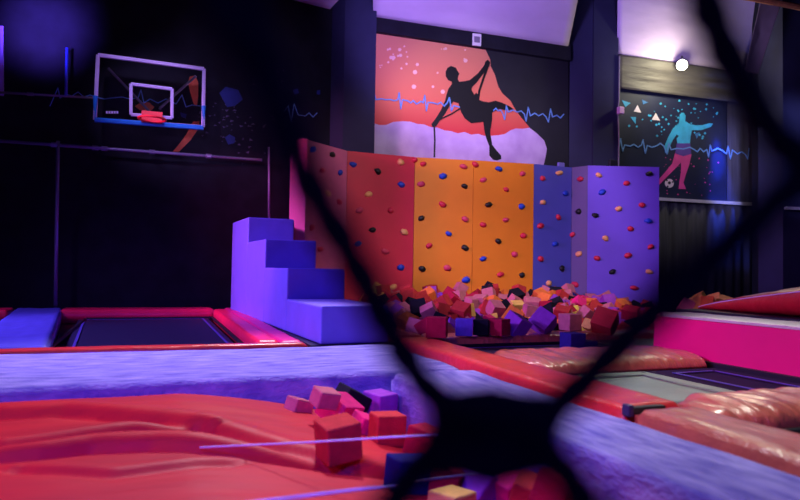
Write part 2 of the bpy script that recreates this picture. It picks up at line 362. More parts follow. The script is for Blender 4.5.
# ------------------------------------------------------------------ climbing wall
H = .76 + 2.265
cw = thing('climbing_wall', 'low climbing wall of pink red orange blue and violet panels dotted with holds', 'climbing wall', AD(480, 11.9, FZ))
hz = {304: 11.2, 345: 12.2, 413: 12.75, 472: 13.0, 533: 13.32, 571: 13.7, 587: 13.4, 659: 13.45}
M_p = {
 'pink': mat('pink_panel', (214, 96, 150), .5, .4, .12, 1.5, .08, 20),
 'red': mat('red_panel', (214, 40, 74), .5, .4, .06, 2, .08, 20),
 'orange': mat('orange_panel', (228, 128, 30), .5, .4, .05, 2, .08, 20),
 'blue': mat('blue_panel', (84, 82, 190), .5, .4, .05, 2, .08, 20),
 'grey': mat('grey_violet_panel', (96, 84, 130), .5, .4, .05, 2, .08, 20),
 'violet': mat('violet_panel', (122, 88, 222), .5, .4, .05, 2, .08, 20)}
HC = {'r': mat('red_hold', (206, 30, 66), .5, .5), 'k': mat('black_hold', (12, 12, 16), .5, .5), 'b': mat('blue_hold', (20, 60, 190), .5, .5),
      'y': mat('yellow_hold', (240, 170, 110), .5, .5), 'p': mat('pink_hold', (206, 56, 96), .5, .5)}
HN = {'r': 'red', 'k': 'black', 'b': 'blue', 'y': 'pale orange', 'p': 'pink'}
def hold_bm(c, n, t, s, seed):
    bm = bmesh.new(); r = bmesh.ops.create_icosphere(bm, subdivisions=2, radius=1)
    rr = random.Random(seed); a = rr.uniform(0, 6.28); sx = rr.uniform(.95, 1.3); sz = rr.uniform(.75, .95)
    for v in bm.verts:
        k = 1 + .28 * noise.noise(v.co * 1.6 + Vector((seed * 3.1, 0, 0)))
        x, y, z = v.co.x * sx * k, v.co.y * .75, v.co.z * sz * k
        ca, sa = math.cos(a) * .3, math.sin(a) * .3
        x, z = x + z * sa, z + x * ca * .4
        y = y if y > -.2 else -.2
        v.co = c + t * (x * s) + n * (max(y, -.05) * s + .005) + Vector((0, 0, z * s))
    return bm
hseed = 0
def panel(pa, pb, colr, holds, label, zb=FZ):
    global hseed
    P = plane(pa, hz[pa], pb, hz[pb]); a = AD(pa, hz[pa]); b = AD(pb, hz[pb])
    a, b = a + P.t * .004, b - P.t * .004
    q = [Vector((v.x, v.y, zb)) for v in (a - P.n * .06, b - P.n * .06, b, a)]
    bm = prism(bmesh.new(), q, Vector((0, 0, 1)), H - zb)
    o = obj('panel', bm, M_p[colr], cw); o['label'] = label
    for x, y, c in holds:
        hseed += 1
        h = obj('hold', hold_bm(P(x, y), P.n, P.t, .068, hseed), HC[c], None, True)
        h.parent = o; h.matrix_parent_inverse = Matrix.Translation(-cw.location); h['label'] = HN[c] + ' climbing hold'
        h.matrix_parent_inverse = (Matrix.Translation(cw.location) @ Matrix.Translation(-cw.location)).inverted()
    return P, o
s7 = lambda L: [(200 + x / 3.333, 130 + y / 3.333, c) for x, y, c in L]
panel(304, 345, 'pink', s7([(375, 65, 'b'), (440, 82, 'k'), (405, 135, 'r'), (466, 142, 'b'), (425, 212, 'y'), (463, 240, 'r'), (372, 325, 'r'), (400, 397, 'r')]), 'narrow pink panel at the left end')
panel(345, 413, 'red', s7([(510, 115, 'b'), (593, 138, 'k'), (668, 108, 'y'), (671, 182, 'b'), (562, 214, 'y'), (530, 268, 'p'), (636, 268, 'r'), (574, 333, 'k'), (681, 340, 'y'), (525, 380, 'b'), (616, 405, 'p'), (669, 458, 'b')]) + [(393, 287, 'y'), (352, 277, 'k'), (404, 265, 'k')][:1], 'red panel')
a1 = lambda L: [(400 + x / 5.556, 150 + y / 5.556, c) for x, y, c in L]
a2 = lambda L: [(400 + x / 5.556, 220 + y / 5.556, c) for x, y, c in L]
panel(413, 472, 'orange', a1([(128, 78, 'r'), (238, 145, 'b'), (352, 92, 'p'), (116, 190, 'p'), (358, 201, 'k'), (236, 302, 'r'), (117, 379, 'k'), (362, 384, 'p'), (270, 465, 'b'), (81, 56, 'r')]) + a2([(162, 142, 'r'), (362, 155, 'k'), (123, 271, 'k'), (263, 266, 'p'), (367, 332, 'b'), (207, 397, 'p')]), 'left orange panel')
panel(472, 533, 'orange', a1([(417, 80, 'r'), (463, 166, 'p'), (549, 105, 'b'), (680, 132, 'p'), (589, 220, 'r'), (492, 304, 'k'), (676, 314, 'b'), (587, 388, 'p'), (461, 415, 'r'), (686, 476, 'r')]) + a2([(546, 118, 'k'), (461, 215, 'b'), (637, 191, 'p'), (557, 303, 'r'), (678, 305, 'k'), (470, 386, 'p')]), 'right orange panel')
b1 = lambda L: [(525 + x / 5.714, 155 + y / 5.714, c) for x, y, c in L]
b2 = lambda L: [(525 + x / 5.714, 225 + y / 5.714, c) for x, y, c in L]
panel(533, 571, 'blue', b1([(100, 134, 'r'), (193, 103, 'y'), (231, 219, 'b'), (101, 270, 'y'), (189, 355, 'r'), (88, 405, 'r')]) + b2([(172, 108, 'b'), (88, 194, 'r'), (211, 249, 'k'), (134, 333, 'y')]), 'blue panel')
panel(571, 587, 'grey', b1([(317, 137, 'r'), (306, 324, 'k')]) + b2([(271, 55, 'r'), (308, 166, 'y'), (288, 339, 'r')]), 'narrow grey violet panel')
panel(587, 659, 'violet', b1([(420, 115, 'y'), (579, 162, 'r'), (709, 108, 'k'), (441, 213, 'b'), (535, 307, 'y'), (668, 286, 'r'), (400, 345, 'k'), (705, 377, 'b'), (602, 421, 'r')]) + b2([(459, 76, 'y'), (716, 125, 'r'), (588, 174, 'r'), (412, 190, 'r'), (499, 267, 'k'), (709, 267, 'y'), (623, 360, 'r')]), 'violet panel')
# left return of the wall (faces the steps)
a = AD(304, 11.2, FZ); e = AD(288, 11.25, FZ)
dirn = Vector((0, 1, 0)); 
q = [a + Vector((-.003, 0, 0)), e, e + Vector((.42, 1.2, 0)), a + Vector((.55, 1.0, 0))]
o = obj('side_return', prism(bmesh.new(), q, Vector((0, 0, 1)), H + .02 - FZ), mat('pink_return', (232, 92, 150), .5, .4, .1, 2), cw); o['label'] = 'pink end block'
obj('backing_frame', T([AD(430, 13.0, FZ), AD(430, 13.0, H - .1)], .04), M_dark, cw)
obj('backing_frame', T([AD(600, 13.65, FZ), AD(600, 13.65, H - .1)], .04), M_dark, cw)
# small things on the wall's top
def topbox(px, d, w, h, m, label, cat, name, x=0):
    c = AD(px, d, H + .001); return tag(obj(name, B(c.x - w / 2, c.x + w / 2, c.y - .01, c.y + .05, c.z, c.z + h, .005), m), label, cat)
topbox(560.5, 13.62, .15, .09, mat('violet_plastic', (120, 110, 200), .5), 'small violet clamp on the top edge of the blue panel', 'clamp', 'clamp')
topbox(613, 13.44, .2, .13, M_dark, 'small black box on the top edge of the violet panel', 'box', 'sensor_box')

# ------------------------------------------------------------------ steps
st = thing('foam_steps', 'flight of four violet padded steps between the trampoline and climbing wall', 'steps', (1.58, 6.27, 0))
SA = Vector((1.575, 6.27, 0)); SE = G(229.5, 309.5); SE = SA + (SE - SA); SD = (SE - SA).normalized(); SS = Vector((SD.y, -SD.x, 0))
def sdist(px):                       # distance along the left edge line at a given column
    r = ray(px, 270); d = Vector((r.x, r.y, 0)); den = SD.x * d.y - SD.y * d.x
    return -(SA.x * d.y - SA.y * d.x) / den
tops = [(322, 306), (287, 268), (264.5, 239), (247, 217)]
ds = [max(0, sdist(px)) for px, py in tops] + [min(sdist(231.5), 5.55)]
hs = []
for (px, py), dd in zip(tops, ds):
    q = SA + SD * dd; r = ray(px, py); hs.append(CH + r.z * (q.y / r.y))
def block(a, b, w, z, zb=0.0):
    bm = bmesh.new(); q = [SA + SD * a, SA + SD * a + SS * w, SA + SD * b + SS * w, SA + SD * b]
    prism(bm, [Vector((v.x, v.y, zb)) for v in q], Vector((0, 0, 1)), z - zb)
    bmesh.ops.recalc_face_normals(bm, faces=bm.faces); bmesh.ops.dissolve_limit(bm, angle_limit=.01, verts=bm.verts, edges=bm.edges)
    bmesh.ops.bevel(bm, geom=list(bm.edges), offset=.02, segments=3, profile=.5, affect='EDGES'); return bm
print('STEPS', ds, hs)
for k in range(4):
    obj('step_block', block(ds[k], ds[k + 1], .74, hs[k]), M_stair, st)
M_pip = mat('blue_piping', (96, 90, 220), .5)
for k in range(4):
    a = SA + SD * (ds[k] + .01) + Vector((0, 0, hs[k] - .008))
    obj('edge_piping', T([a + SS * .015, a + SS * .725], .007, 6), M_pip, st)

# ------------------------------------------------------------------ padded walkways
hfw = lambda x, y: .012 * nz(x * .6, y * 3, 1.2, 1) + .006 * nz(x * 2, y * 7, 1.5, 2)
tag(obj('padded_walkway', slab(-4.5, 2.3, 4.52, 6.22, FZ, 0, 150, 60, hfw, .05), M_felt, None, True), 'wide lavender blue felt walkway crossing in front of the left trampoline', 'walkway')
hfw2 = lambda x, y: .012 * nz(x * 3, y * .6, 1.2, 5) + .006 * nz(x * 7, y * 2, 1.5, 6)
arm = tag(obj('padded_walkway', slab(1.66, 2.36, .4, 4.46, FZ, 0, 40, 110, hfw2, .05), M_felt2, None, True), 'lavender blue felt walkway running towards the viewer at lower right', 'walkway')
tag(obj('support_plinth', B(-4.5, 1.45, 6.25, 12.55, FZ, -.2), M_dark), 'dark plinth under the left trampoline', 'plinth')
tag(obj('support_plinth', B(1.47, 2.36, 6.25, 10.9, FZ, -.002), M_dark), 'dark plinth under the violet padded steps', 'plinth')

def lean(y): return .05 * max(0, 4.46 - y)
for v in arm.data.vertices: v.co.x += lean(v.co.y) * max(0, 1 - (v.co.x - 1.66) / .3)
# pads
def pad(x0, x1, y0, y1, z0, z1, m, label, amp=.008, name='safety_pad', r=.03, sc=1.0, group=None, along='x', k=0):
    nx = max(10, min(150, int((x1 - x0) / .035))); ny = max(10, min(150, int((y1 - y0) / .035)))
    s = (1.5, 6) if along == 'x' else (6, 1.5)
    if along == 'w': s = (9, 2.0)
    hf = lambda x, y: amp * (nz(x * s[0], y * s[1], sc, k) + .5 * nz(x * s[0] * 2.3, y * s[1] * 2.3, sc, k + 4))
    return tag(obj(name, slab(x0, x1, y0, y1, z0, z1, nx, ny, hf, r), m, None, True), label, 'pad', group)
# left trampoline surround
pad(-4.4, 1.44, 6.26, 6.42, -.19, .025, M_red, 'long thin red pad along the front of the left trampoline')
bpd = pad(-2.1, -1.42, 6.5, 12.1, -.19, .03, M_bluepad, 'wide violet blue pad left of the trampoline', along='y')
for v in bpd.data.vertices: v.co.x += .1 * (12.1 - v.co.y)
M_brr = mat('bright_red_pad', (240, 30, 80), .35, .5, .08, 4, .3, 9)
pad(-1.4, 1.0, 11.55, 12.15, -.19, .03, M_brr, 'red pad along the far end of the left trampoline')
pad(-4.4, -2.12, 11.55, 12.15, -.19, .03, M_brr, 'red pad at the far left against the black wall')
pad(.98, 1.2, 6.5, 11.5, -.19, .03, mat('bright_red_pad', (240, 30, 80), .35, .5, .08, 4, .3, 9), 'bright red pad right of the left trampoline', along='y')
pad(1.215, 1.44, 6.5, 12.1, -.19, .02, M_magpad, 'magenta pad between the bright red pad and violet steps', along='y')
def trampoline(x0, x1, y0, y1, zb, m, label, line=None, zf=FZ, ins=.08):
    t = thing('trampoline', label, 'trampoline', ((x0 + x1) / 2, (y0 + y1) / 2, zf))
    nx, ny = 24, 24
    sag = lambda x, y: -.02 * math.sin((x - x0) / (x1 - x0) * 3.1416) * math.sin((y - y0) / (y1 - y0) * 3.1416)
    obj('bed', slab(x0 + ins, x1 - ins, y0 + ins, y1 - ins, zb - .03, zb, nx, ny, sag, 0), m, t)
    bm = bmesh.new(); r = .025
    zq = zb - (0 if ins > .05 else .05)
    tube(bm, [(x0, y0, zq), (x1, y0, zq)], r); tube(bm, [(x0, y1, zq), (x1, y1, zq)], r)
    tube(bm, [(x0, y0, zq), (x0, y1, zq)], r); tube(bm, [(x1, y0, zq), (x1, y1, zq)], r)
    obj('frame', bm, M_dark, t)
    for x, y in ((x0 + .05, y0 + .05), (x1 - .05, y0 + .05), (x0 + .05, y1 - .05), (x1 - .05, y1 - .05)):
        obj('leg', T([(x, y, zf), (x, y, zb)], .02), M_dark, t)
    bm = bmesh.new()
    k = .16; a = .1
    pts = [(x0 + k, y0 + k), (x1 - k, y0 + k), (x1 - k, y1 - k), (x0 + k, y1 - k), (x0 + k, y0 + k)]
    ribbon(bm, [Vector((x, y, zb + .002)) for x, y in pts], Vector((0, 0, 1)), .03, .004)
    obj('stitched_border', bm, line or mat('violet_stitching', (80, 70, 160), .5), t)
    return t
tl_ = trampoline(-1.0, .97, 6.5, 11.5, -.12, M_bed, 'black trampoline bed framed by red and violet pads at left', zf=-.2)
for ch in tl_.children:
    if ch.name.startswith(('bed', 'stitched')):
        for v in ch.data.vertices: v.co.x += (-.2 + .07 * (11.5 - v.co.y)) * max(0, (.97 - v.co.x) / 1.97)
tag(obj('trampoline_stub', slab(-4.3, -2.12, 6.5, 11.5, -.2, -.1, 10, 10, lambda x, y: 0, 0), M_bed), 'dark trampoline bed cut by the left edge of the view', 'trampoline').name = 'trampoline_bed'

# right trampoline field : x 2.8 .. 4.65
pad(2.40, 2.80, 6.5, 11.0, FZ, .05, M_red, 'long red pad along the left side of the foam cube pit', along='y', amp=.012)
pad(2.38, 2.80, 2.80, 6.42, FZ, .045, M_red, 'long red pad beside the lavender walkway up to the black clip', along='y', amp=.008)
pad(2.40, 2.80, .6, 2.74, FZ, .045, M_redw, 'glossy red pad at lower right nearest the viewer', along='y', amp=.012)
t = thing('pad_clip', 'black clip in the gap between two red pads beside the walkway', 'clip', (2.37, 2.77, .0))
obj('strap', B(2.37, 2.62, 2.745, 2.795, .0, .05, .008), M_dark, t); obj('buckle', B(2.362, 2.40, 2.74, 2.80, -.0, .065, .01), mat('violet_black_buckle', (46, 30, 80), .4), t)
pad(2.83, 6.2, 6.3, 6.75, FZ, .04, M_redw, 'red pad along the front rim of the foam cube pit', amp=.014, along='w')
def roll_pad(x0, x1, y0, y1, z1, m, label, k=0, amp=.022):
    nx, ny = 140, 30; bm = bmesh.new(); g = []
    for j in range(ny + 1):
        row = []
        for i in range(nx + 1):
            u = i / nx; x = x0 + (x1 - x0) * u; w = min(1, .55 + u * 5)
            v = j / ny; y = (y0 + y1) / 2 + (y1 - y0) * (v - .5) * w
            prof = (1 - (abs(2 * v - 1)) ** 4) ** .5
            z = z1 - .1 + .1 * prof * min(1, .6 + u * 6) + amp * prof * (nz(x * 11, y * 2.2, 1, k) + .6 * nz(x * 22, y * 4, 1, k + 3))
            row.append(bm.verts.new((x, y, z)))
        g.append(row)
    for j in range(ny):
        for i in range(nx): bm.faces.new((g[j][i], g[j][i + 1], g[j + 1][i + 1], g[j + 1][i]))
    rim = g[0][:] + [g[j][nx] for j in range(1, ny + 1)] + [g[ny][i] for i in range(nx - 1, -1, -1)] + [g[j][0] for j in range(ny - 1, 0, -1)]
    bm.faces.new([bm.verts.new((v.co.x, v.co.y, z1 - .12)) for v in rim]); lo = bm.faces[-1] if False else None
    bm.faces.ensure_lookup_table(); lf = list(bm.faces[-1].verts)
    kk = len(rim)
    for i in range(kk): bm.faces.new((rim[(i + 1) % kk], rim[i], lf[i], lf[(i + 1) % kk]))
    return tag(obj('safety_pad', bm, m, None, True), label, 'pad')
roll_pad(2.82, 4.62, 4.36, 5.3, .055, M_redw, 'wrinkled glossy red pad lying between the two trampolines beside the pink block')
roll_pad(2.82, 5.6, 2.45, 3.05, .06, M_redw, 'wrinkled glossy red pad at the right edge nearest the viewer', 7)
trampoline(2.82, 4.66, 5.33, 6.28, -.06, mat('dark_grey_mesh', (78, 84, 84), .35, .5, .1, 6, .3, 60), 'small dark grey trampoline bed in front of the foam cube pit')
trampoline(2.81, 3.89, 3.08, 4.33, -.06, M_bedg, 'grey trampoline bed shining beside the lavender walkway', line=mat('grey_stitch', (120, 142, 128), .5), ins=.005)
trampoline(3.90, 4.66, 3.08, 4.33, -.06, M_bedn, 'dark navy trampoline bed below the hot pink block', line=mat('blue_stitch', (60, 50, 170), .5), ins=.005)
trampoline(2.82, 5.6, .9, 2.42, -.06, M_bedg, 'grey trampoline bed at the right edge nearest the viewer')

# pink block
pb = thing('padded_block', 'long hot pink padded block with a pale top at right', 'padded block', (4.9, 3.9, -.02))
obj('body', slab(4.72, 5.15, 2.2, 5.12, -.02, .36, 14, 70, lambda x, y: .004 * nz(x, y, 5), .02), M_box, pb)
obj('top_cover', slab(4.70, 5.17, 2.18, 5.14, .345, .378, 14, 90, lambda x, y: .006 * nz(x * 6, y * 6, 1), .01), M_boxtop, pb)
tag(obj('support_plinth', B(4.68, 9.5, .9, 6.2, FZ, -.022), M_dark), 'dark plinth under the hot pink block', 'plinth')

# ------------------------------------------------------------------ foam cubes
FC = {'red': (184, 50, 54), 'dusty pink': (196, 108, 124), 'purple': (150, 66, 180), 'black': (22, 20, 36), 'yellow': (236, 190, 96), 'orange': (226, 116, 56), 'crimson': (170, 24, 60), 'magenta': (226, 40, 120), 'navy': (36, 32, 110), 'violet': (104, 76, 200)}
def foam_mesh(cn, s=(.205, .205, .205), bev=.008):
    bm = box(bmesh.new(), -s[0] / 2, s[0] / 2, -s[1] / 2, s[1] / 2, -s[2] / 2, s[2] / 2, bev, 2)
    me = bpy.data.meshes.new('foam_cube'); bm.to_mesh(me); bm.free()
    me.materials.append(mat('foam_' + cn.replace(' ', '_'), FC[cn], .9, .15, .12, 14, .35, 90)); return me
meshes = {c: foam_mesh(c) for c in FC}
def cube(cn, loc, rot, label, group=None, scale=1, me=None):
    o = bpy.data.objects.new('foam_cube', me or meshes[cn]); COL.objects.link(o)
    o.location = loc; o.rotation_euler = rot; o.scale = (scale,) * 3 if not isinstance(scale, tuple) else scale
    return tag(o, label, 'foam cube', group)
# heap surface
def heap(x, y):
    v = min(1, max(0, (y - 6.8) / 4.6)); return -.02 + .27 * v + .05 * nz(x, y, 1.1, 9)
def front_of_wall(x, y):      # signed distance in front of the climbing wall panels
    p = Vector((x, y, 0)); d = 9
    for a, b in ((304, 345), (345, 413), (413, 472), (472, 533), (533, 571), (587, 659)):
        P = plane(a, hz[a], b, hz[b]); d = min(d, (p - P.A).dot(P.n))
    return d
pe = AD(665, 12.3)
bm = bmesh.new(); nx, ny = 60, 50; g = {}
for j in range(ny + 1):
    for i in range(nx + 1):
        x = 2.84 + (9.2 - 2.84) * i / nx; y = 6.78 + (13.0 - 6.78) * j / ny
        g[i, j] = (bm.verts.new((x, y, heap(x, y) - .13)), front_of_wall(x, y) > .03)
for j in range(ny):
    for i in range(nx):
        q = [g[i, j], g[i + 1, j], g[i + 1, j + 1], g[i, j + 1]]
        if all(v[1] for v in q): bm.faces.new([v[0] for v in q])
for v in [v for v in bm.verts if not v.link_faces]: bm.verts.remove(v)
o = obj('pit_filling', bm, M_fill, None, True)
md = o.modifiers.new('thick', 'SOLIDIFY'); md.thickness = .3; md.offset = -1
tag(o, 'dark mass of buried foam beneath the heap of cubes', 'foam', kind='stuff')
palette = ['red'] * 6 + ['dusty pink'] * 7 + ['purple'] * 3 + ['black'] * 6 + ['yellow'] * 2 + ['orange'] * 3 + ['crimson'] * 4 + ['magenta'] + ['navy']
cnt = 0
special = []
def sp(px, py, z, cn, rz, label, sc=1, tilt=(0, 0), zrest=None):
    p = G(px, py, z); special.append((p.x, p.y)); return cube(cn, (p.x, p.y, z), (tilt[0], tilt[1], rz), label, None, sc)

def band(x, y):
    u = 'left end' if x < 3.9 else ('middle' if x < 5.3 else 'right end')
    v = 'front' if y < 7.9 else ('middle rows' if y < 9.2 else 'back by the wall')
    return u, v
# row standing on the front rim (individual cubes the photo shows clearly)
front_row = [(437, 327, 'crimson', .85, 'crimson foam cube at the left of the pit front edge', 1.05), (464, 327, 'violet', .9, 'bright violet foam cube on the front rim of the pit', .9),
  (482, 327, 'black', .7, 'black foam cube between violet and crimson cubes on the front rim', .85), (499, 327, 'crimson', .3, 'crimson foam cube right of the black cube on the front rim', .9)]
for px, py, cn, rz, lb, sc in front_row: sp(px, py, .04 + .11 * sc + .004, cn, rz + .2, lb, sc)
sp(516, 325, .15, 'purple', .4, 'tilted purple foam cube beside the crimson cube at the pit front', 1.1, (.5, .3))
sp(543, 322, .17, 'purple', .9, 'large tilted light purple foam cube in the middle of the pit front', 1.15, (.6, .5))
sp(570, 322, .145, 'dusty pink', .15, 'dusty pink foam cube standing on the rim behind the navy block', 1.0)
sp(605, 322, .17, 'red', .8, 'big red foam cube at the right of the pit front', 1.25, (.3, .6))
sp(589, 325, .12, 'yellow', .6, 'small yellow foam cube between pink and red cubes at the pit front', .6, (.3, .4))
tries = 0; placed = list(special)
while cnt < 275 and tries < 20000:
    tries += 1
    x = rnd.uniform(2.95, 8.4); y = rnd.uniform(6.85, 12.3)
    px_ok = front_of_wall(x, y) > .2
    if not px_ok or x < 3.0 + .12 * (y - 7): continue
    th = math.atan2(x, y) - YAW; sxp = 400 + F * math.tan(th)
    if sxp > 652: continue
    if any((x - a) ** 2 + (y - b) ** 2 < .21 ** 2 for a, b in placed): continue
    placed.append((x, y)); cnt += 1
    cn = rnd.choice(palette); u, v = band(x, y)
    z = heap(x, y) + rnd.uniform(-.03, .04) + .01
    cube(cn, (x, y, z), (rnd.uniform(-1.3, 1.3), rnd.uniform(-1.3, 1.3), rnd.uniform(0, 3.1)), '%s foam cube in the pit heap, %s, %s' % (cn, v, u), '%s foam cubes in the %s %s of the pit' % (cn, u, v.split(' by')[0]), rnd.uniform(.85, 1.1))
for i in range(60):
    for _ in range(60):
        x = rnd.uniform(3.2, 8.0); y = rnd.uniform(7.2, 12.2)
        th = math.atan2(x, y) - YAW
        if front_of_wall(x, y) > .25 and 400 + F * math.tan(th) < 655: break
    else: continue
    cn = rnd.choice(palette); u, v = band(x, y)
    cube(cn, (x, y, heap(x, y) + .15 + rnd.uniform(0, .03)), (rnd.uniform(-.6, .6), rnd.uniform(-.6, .6), rnd.uniform(0, 3.1)), '%s foam cube on top of the pit heap, %s, %s' % (cn, v, u), '%s foam cubes perched on the %s %s of the heap' % (cn, u, v.split(' by')[0]), rnd.uniform(.85, 1.1))
# navy block on the small trampoline
p = G(578, 351, -.05)
t = thing('foam_block', 'navy L shaped foam block on the small grey trampoline', 'foam block', (p.x, p.y, -.05))
bm = B(p.x - .09, p.x + .10, p.y, p.y + .2, -.058, .13, .008); box(bm, p.x + .1, p.x + .26, p.y + .01, p.y + .2, -.058, .045, .008)
me = obj('block', bm, mat('foam_navy', FC['navy'], .9), t)
# cubes behind the pink block
for i, (px, py, cn, dz) in enumerate([(694, 303, 'yellow', 0), (700, 299, 'yellow', .06), (708, 304, 'orange', 0), (716, 301, 'yellow', .04), (724, 303, 'yellow', .02), (686, 306, 'dusty pink', -.02)]):
    p = G(px, py, .27 + dz)
    cube(cn, (p.x, p.y, .27 + dz), (rnd.uniform(-.6, .6), rnd.uniform(-.6, .6), rnd.uniform(0, 3)),
         ['yellow foam cube behind the pink block, at the left of its small group', 'yellow foam cube topmost in the small group behind the pink block', 'orange foam cube in the middle of the small group behind the pink block', 'yellow foam cube right of the orange one behind the pink block', 'yellow foam cube at the right of the small group behind the pink block', 'dusty pink foam cube left of the yellow ones behind the pink block'][i], None, 1.0)
p0 = G(700, 302, .2)
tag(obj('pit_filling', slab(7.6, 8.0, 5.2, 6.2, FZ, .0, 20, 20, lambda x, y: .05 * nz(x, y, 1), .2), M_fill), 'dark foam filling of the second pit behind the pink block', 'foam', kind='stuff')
# inflated red mat lying over it
def rmat():
    a = G(702, 311, .36); b = G(830, 318, .30); bm = bmesh.new(); nu, nv = 60, 16; g = []
    L = [(702, 311), (730, 303), (760, 297), (785, 294), (815, 292), (850, 292)]
    base = Vector((5.35, 5.3, 0))
    for i in range(nu + 1):
        u = i / nu; row = []
        for j in range(nv):
            v = j / nv * 2 * math.pi
            cx = 6.9 - u * 1.6 + .0; cy = 6.6 - u * 3.3
            # a fat bolster from far left to near right
            cx = 6.95 + u * .1; cy = 6.6 - u * 3.6
            rz = .02 + .19 * min(1, u * 1.9) ** .8; ry = .12 + .42 * min(1, u * 2)
            c, s = math.cos(v), math.sin(v)
            c2 = math.copysign(abs(c) ** .7, c); s2 = math.copysign(abs(s) ** .8, s)
            row.append(bm.verts.new((cx + ry * c2, cy, .30 + rz + rz * s2 + .012 * nz(cy * 3, v * 2, 2, 1))))
        g.append(row)
    for a_, b_ in zip(g, g[1:]):
        for j in range(nv): bm.faces.new((a_[j], a_[(j + 1) % nv], b_[(j + 1) % nv], b_[j]))
    bm.faces.new(g[0]); bm.faces.new(g[-1][::-1]); return bm
crm = thing('crash_mat', 'red inflated crash mat with a white piped seam behind the pink block', 'mat', (6.9, 5, .1))
obj('cover', rmat(), M_red, crm, True)
sm = []
for i in range(30):
    u = i / 29; cy = 6.6 - u * 3.6; rz = .02 + .19 * min(1, u * 1.9) ** .8; ry = .12 + .42 * min(1, u * 2)
    sm.append((6.95 + u * .1 - ry * .93, cy, .30 + rz + rz * .55))
obj('seam', T(sm, .007, 6), M_white, crm)
tag(obj('mat_stand', B(6.45, 7.45, 2.9, 6.6, -.0, .31, .02), M_dark), 'dark support under the red crash mat behind the pink block', 'support')

# ------------------------------------------------------------------ near pit : big crumpled red mat
def seg(px0, py0, px1, py1, z): return G(px0, py0, z), G(px1, py1, z)
creases = [  # polylines on the mat at z approx -.2, (depth, width, side drop)
    ([(-60, 424), (0, 424), (60, 425), (130, 434), (200, 446), (270, 462), (330, 474)], .05, .10),
    ([(-60, 456), (0, 454), (60, 451), (130, 447), (200, 446)], .04, .07),
    ([(-40, 466), (40, 463), (90, 461), (150, 463), (230, 471), (320, 476), (390, 478)], .06, .09),
    ([(20, 480), (110, 492), (180, 488), (230, 484)], .02, .05)]
CW = [([G(x, y, -.12 - .16 * max(0, x) / 400) for x, y in L], d, w) for L, d, w in creases]
def mat_h(x, y):
    base = -.07 - .26 * max(0, min(1, (x - .15) / 1.35)) ** 1.3
    base -= .05 * max(0, min(1, (4.0 - y) / 2.5))
    base += .025 * nz(x * .8, y * 1.6, 1, 2) + .006 * nz(x * 2, y * 7, 1, 5)
    for L, d, w in CW:
        best = 9; sgn = 1
        for a, b in zip(L, L[1:]):
            ab = (b - a).xy; ap = Vector((x, y)) - a.xy; t = max(0, min(1, ap.dot(ab) / ab.length_squared))
            q = ap - ab * t; dd = q.length
            if dd < best: best = dd; sgn = 1 if ab.x * ap.y - ab.y * ap.x > 0 else -1
        if sgn > 0: base -= d * math.exp(-(best / (w * .35)) ** 2) * 1.0 - d * .55 * math.exp(-((best - w) / w) ** 2)
        else: base -= d * math.exp(-(best / w) ** 2)
    return base
cmat = tag(obj('crash_mat', slab(-3.6, 1.645, .75, 4.49, FZ, 0, 230, 260, mat_h, .06), M_mat, None, True), 'huge crumpled red vinyl crash mat filling the near pit', 'mat')
for v in cmat.data.vertices: v.co.x += lean(v.co.y) * max(0, v.co.x / 1.645) ** 2
def nc(px, py, cn, rot, label, s=(.2, .2, .2), lift=.1):
    # a cube resting on the mat where the pixel's ray meets the mat surface
    p = G(px, py, -.3)
    for _ in range(12): p = G(px, py, max(-.58, mat_h(p.x, p.y)) + lift)
    if p.y > 4.37: r = ray(px, py); p = EYE + r * (4.37 / r.y)
    if p.x > 1.53: r = ray(px, py); p = EYE + r * (1.53 / r.x)
    me = foam_mesh(cn, s, .01)
    return cube(cn, p, rot, label, None, 1, me)
nc(338, 439, 'red', (.1, -.12, .14), 'red foam cube with an orange top lying nearest on the crumpled mat', (.185, .18, .19), .08)
nc(387, 429, 'red', (.0, .05, .05), 'pinkish red foam cube right behind the nearest one on the mat', (.19, .16, .19), .09)
nc(380, 404, 'purple', (.05, .0, .35), 'dark violet foam cube in the pit corner under the walkway', (.17, .2, .17), .13)
nc(350, 402, 'black', (.1, .5, .2), 'black foam cube behind the crumpled magenta cube', (.2, .2, .18), .08)
nc(325, 398, 'dusty pink', (.25, .2, .3), 'pale pink foam cube topmost of the group by the walkway', (.15, .12, .11), .17)
nc(299, 406, 'dusty pink', (.1, .3, .5), 'small pale pink foam cube at the left of the group', (.16, .12, .1), .03)
nc(340, 410, 'magenta', (.5, .2, .7), 'shiny magenta vinyl cube among the group in the pit corner', (.24, .19, .17), .09)
nc(363, 428, 'magenta', (.2, .4, .2), 'magenta foam cube half hidden between the two red cubes', (.14, .16, .16), .03)
nc(425, 443, 'crimson', (.2, .1, .6), 'crimson foam cube against the walkway side behind the net knot', (.18, .18, .18), .07)
nc(410, 474, 'navy', (.0, .1, .1), 'dark navy foam cube at the lower left of the net knot', (.2, .15, .16), .08)
nc(442, 482, 'crimson', (.3, .1, .9), 'crimson foam cube below the net knot at left', (.17, .17, .17), .07)
nc(477, 487, 'purple', (.4, .5, .4), 'purple foam cube below the net knot', (.12, .17, .2), .1)
nc(503, 488, 'magenta', (.3, -.4, .3), 'magenta foam cube right of the purple one below the net knot', (.13, .17, .18), .09)
nc(530, 497, 'red', (.3, -.2, .8), 'red foam cube at the bottom edge under the net knot', (.15, .15, .15), .08)
nc(556, 492, 'crimson', (.3, .2, .5), 'crimson foam cube wedged against the near walkway side', (.14, .14, .14), .05)
nc(452, 503, 'yellow', (.0, .1, .5), 'pale yellow foam cube cut by the bottom edge', (.17, .14, .1), .06)
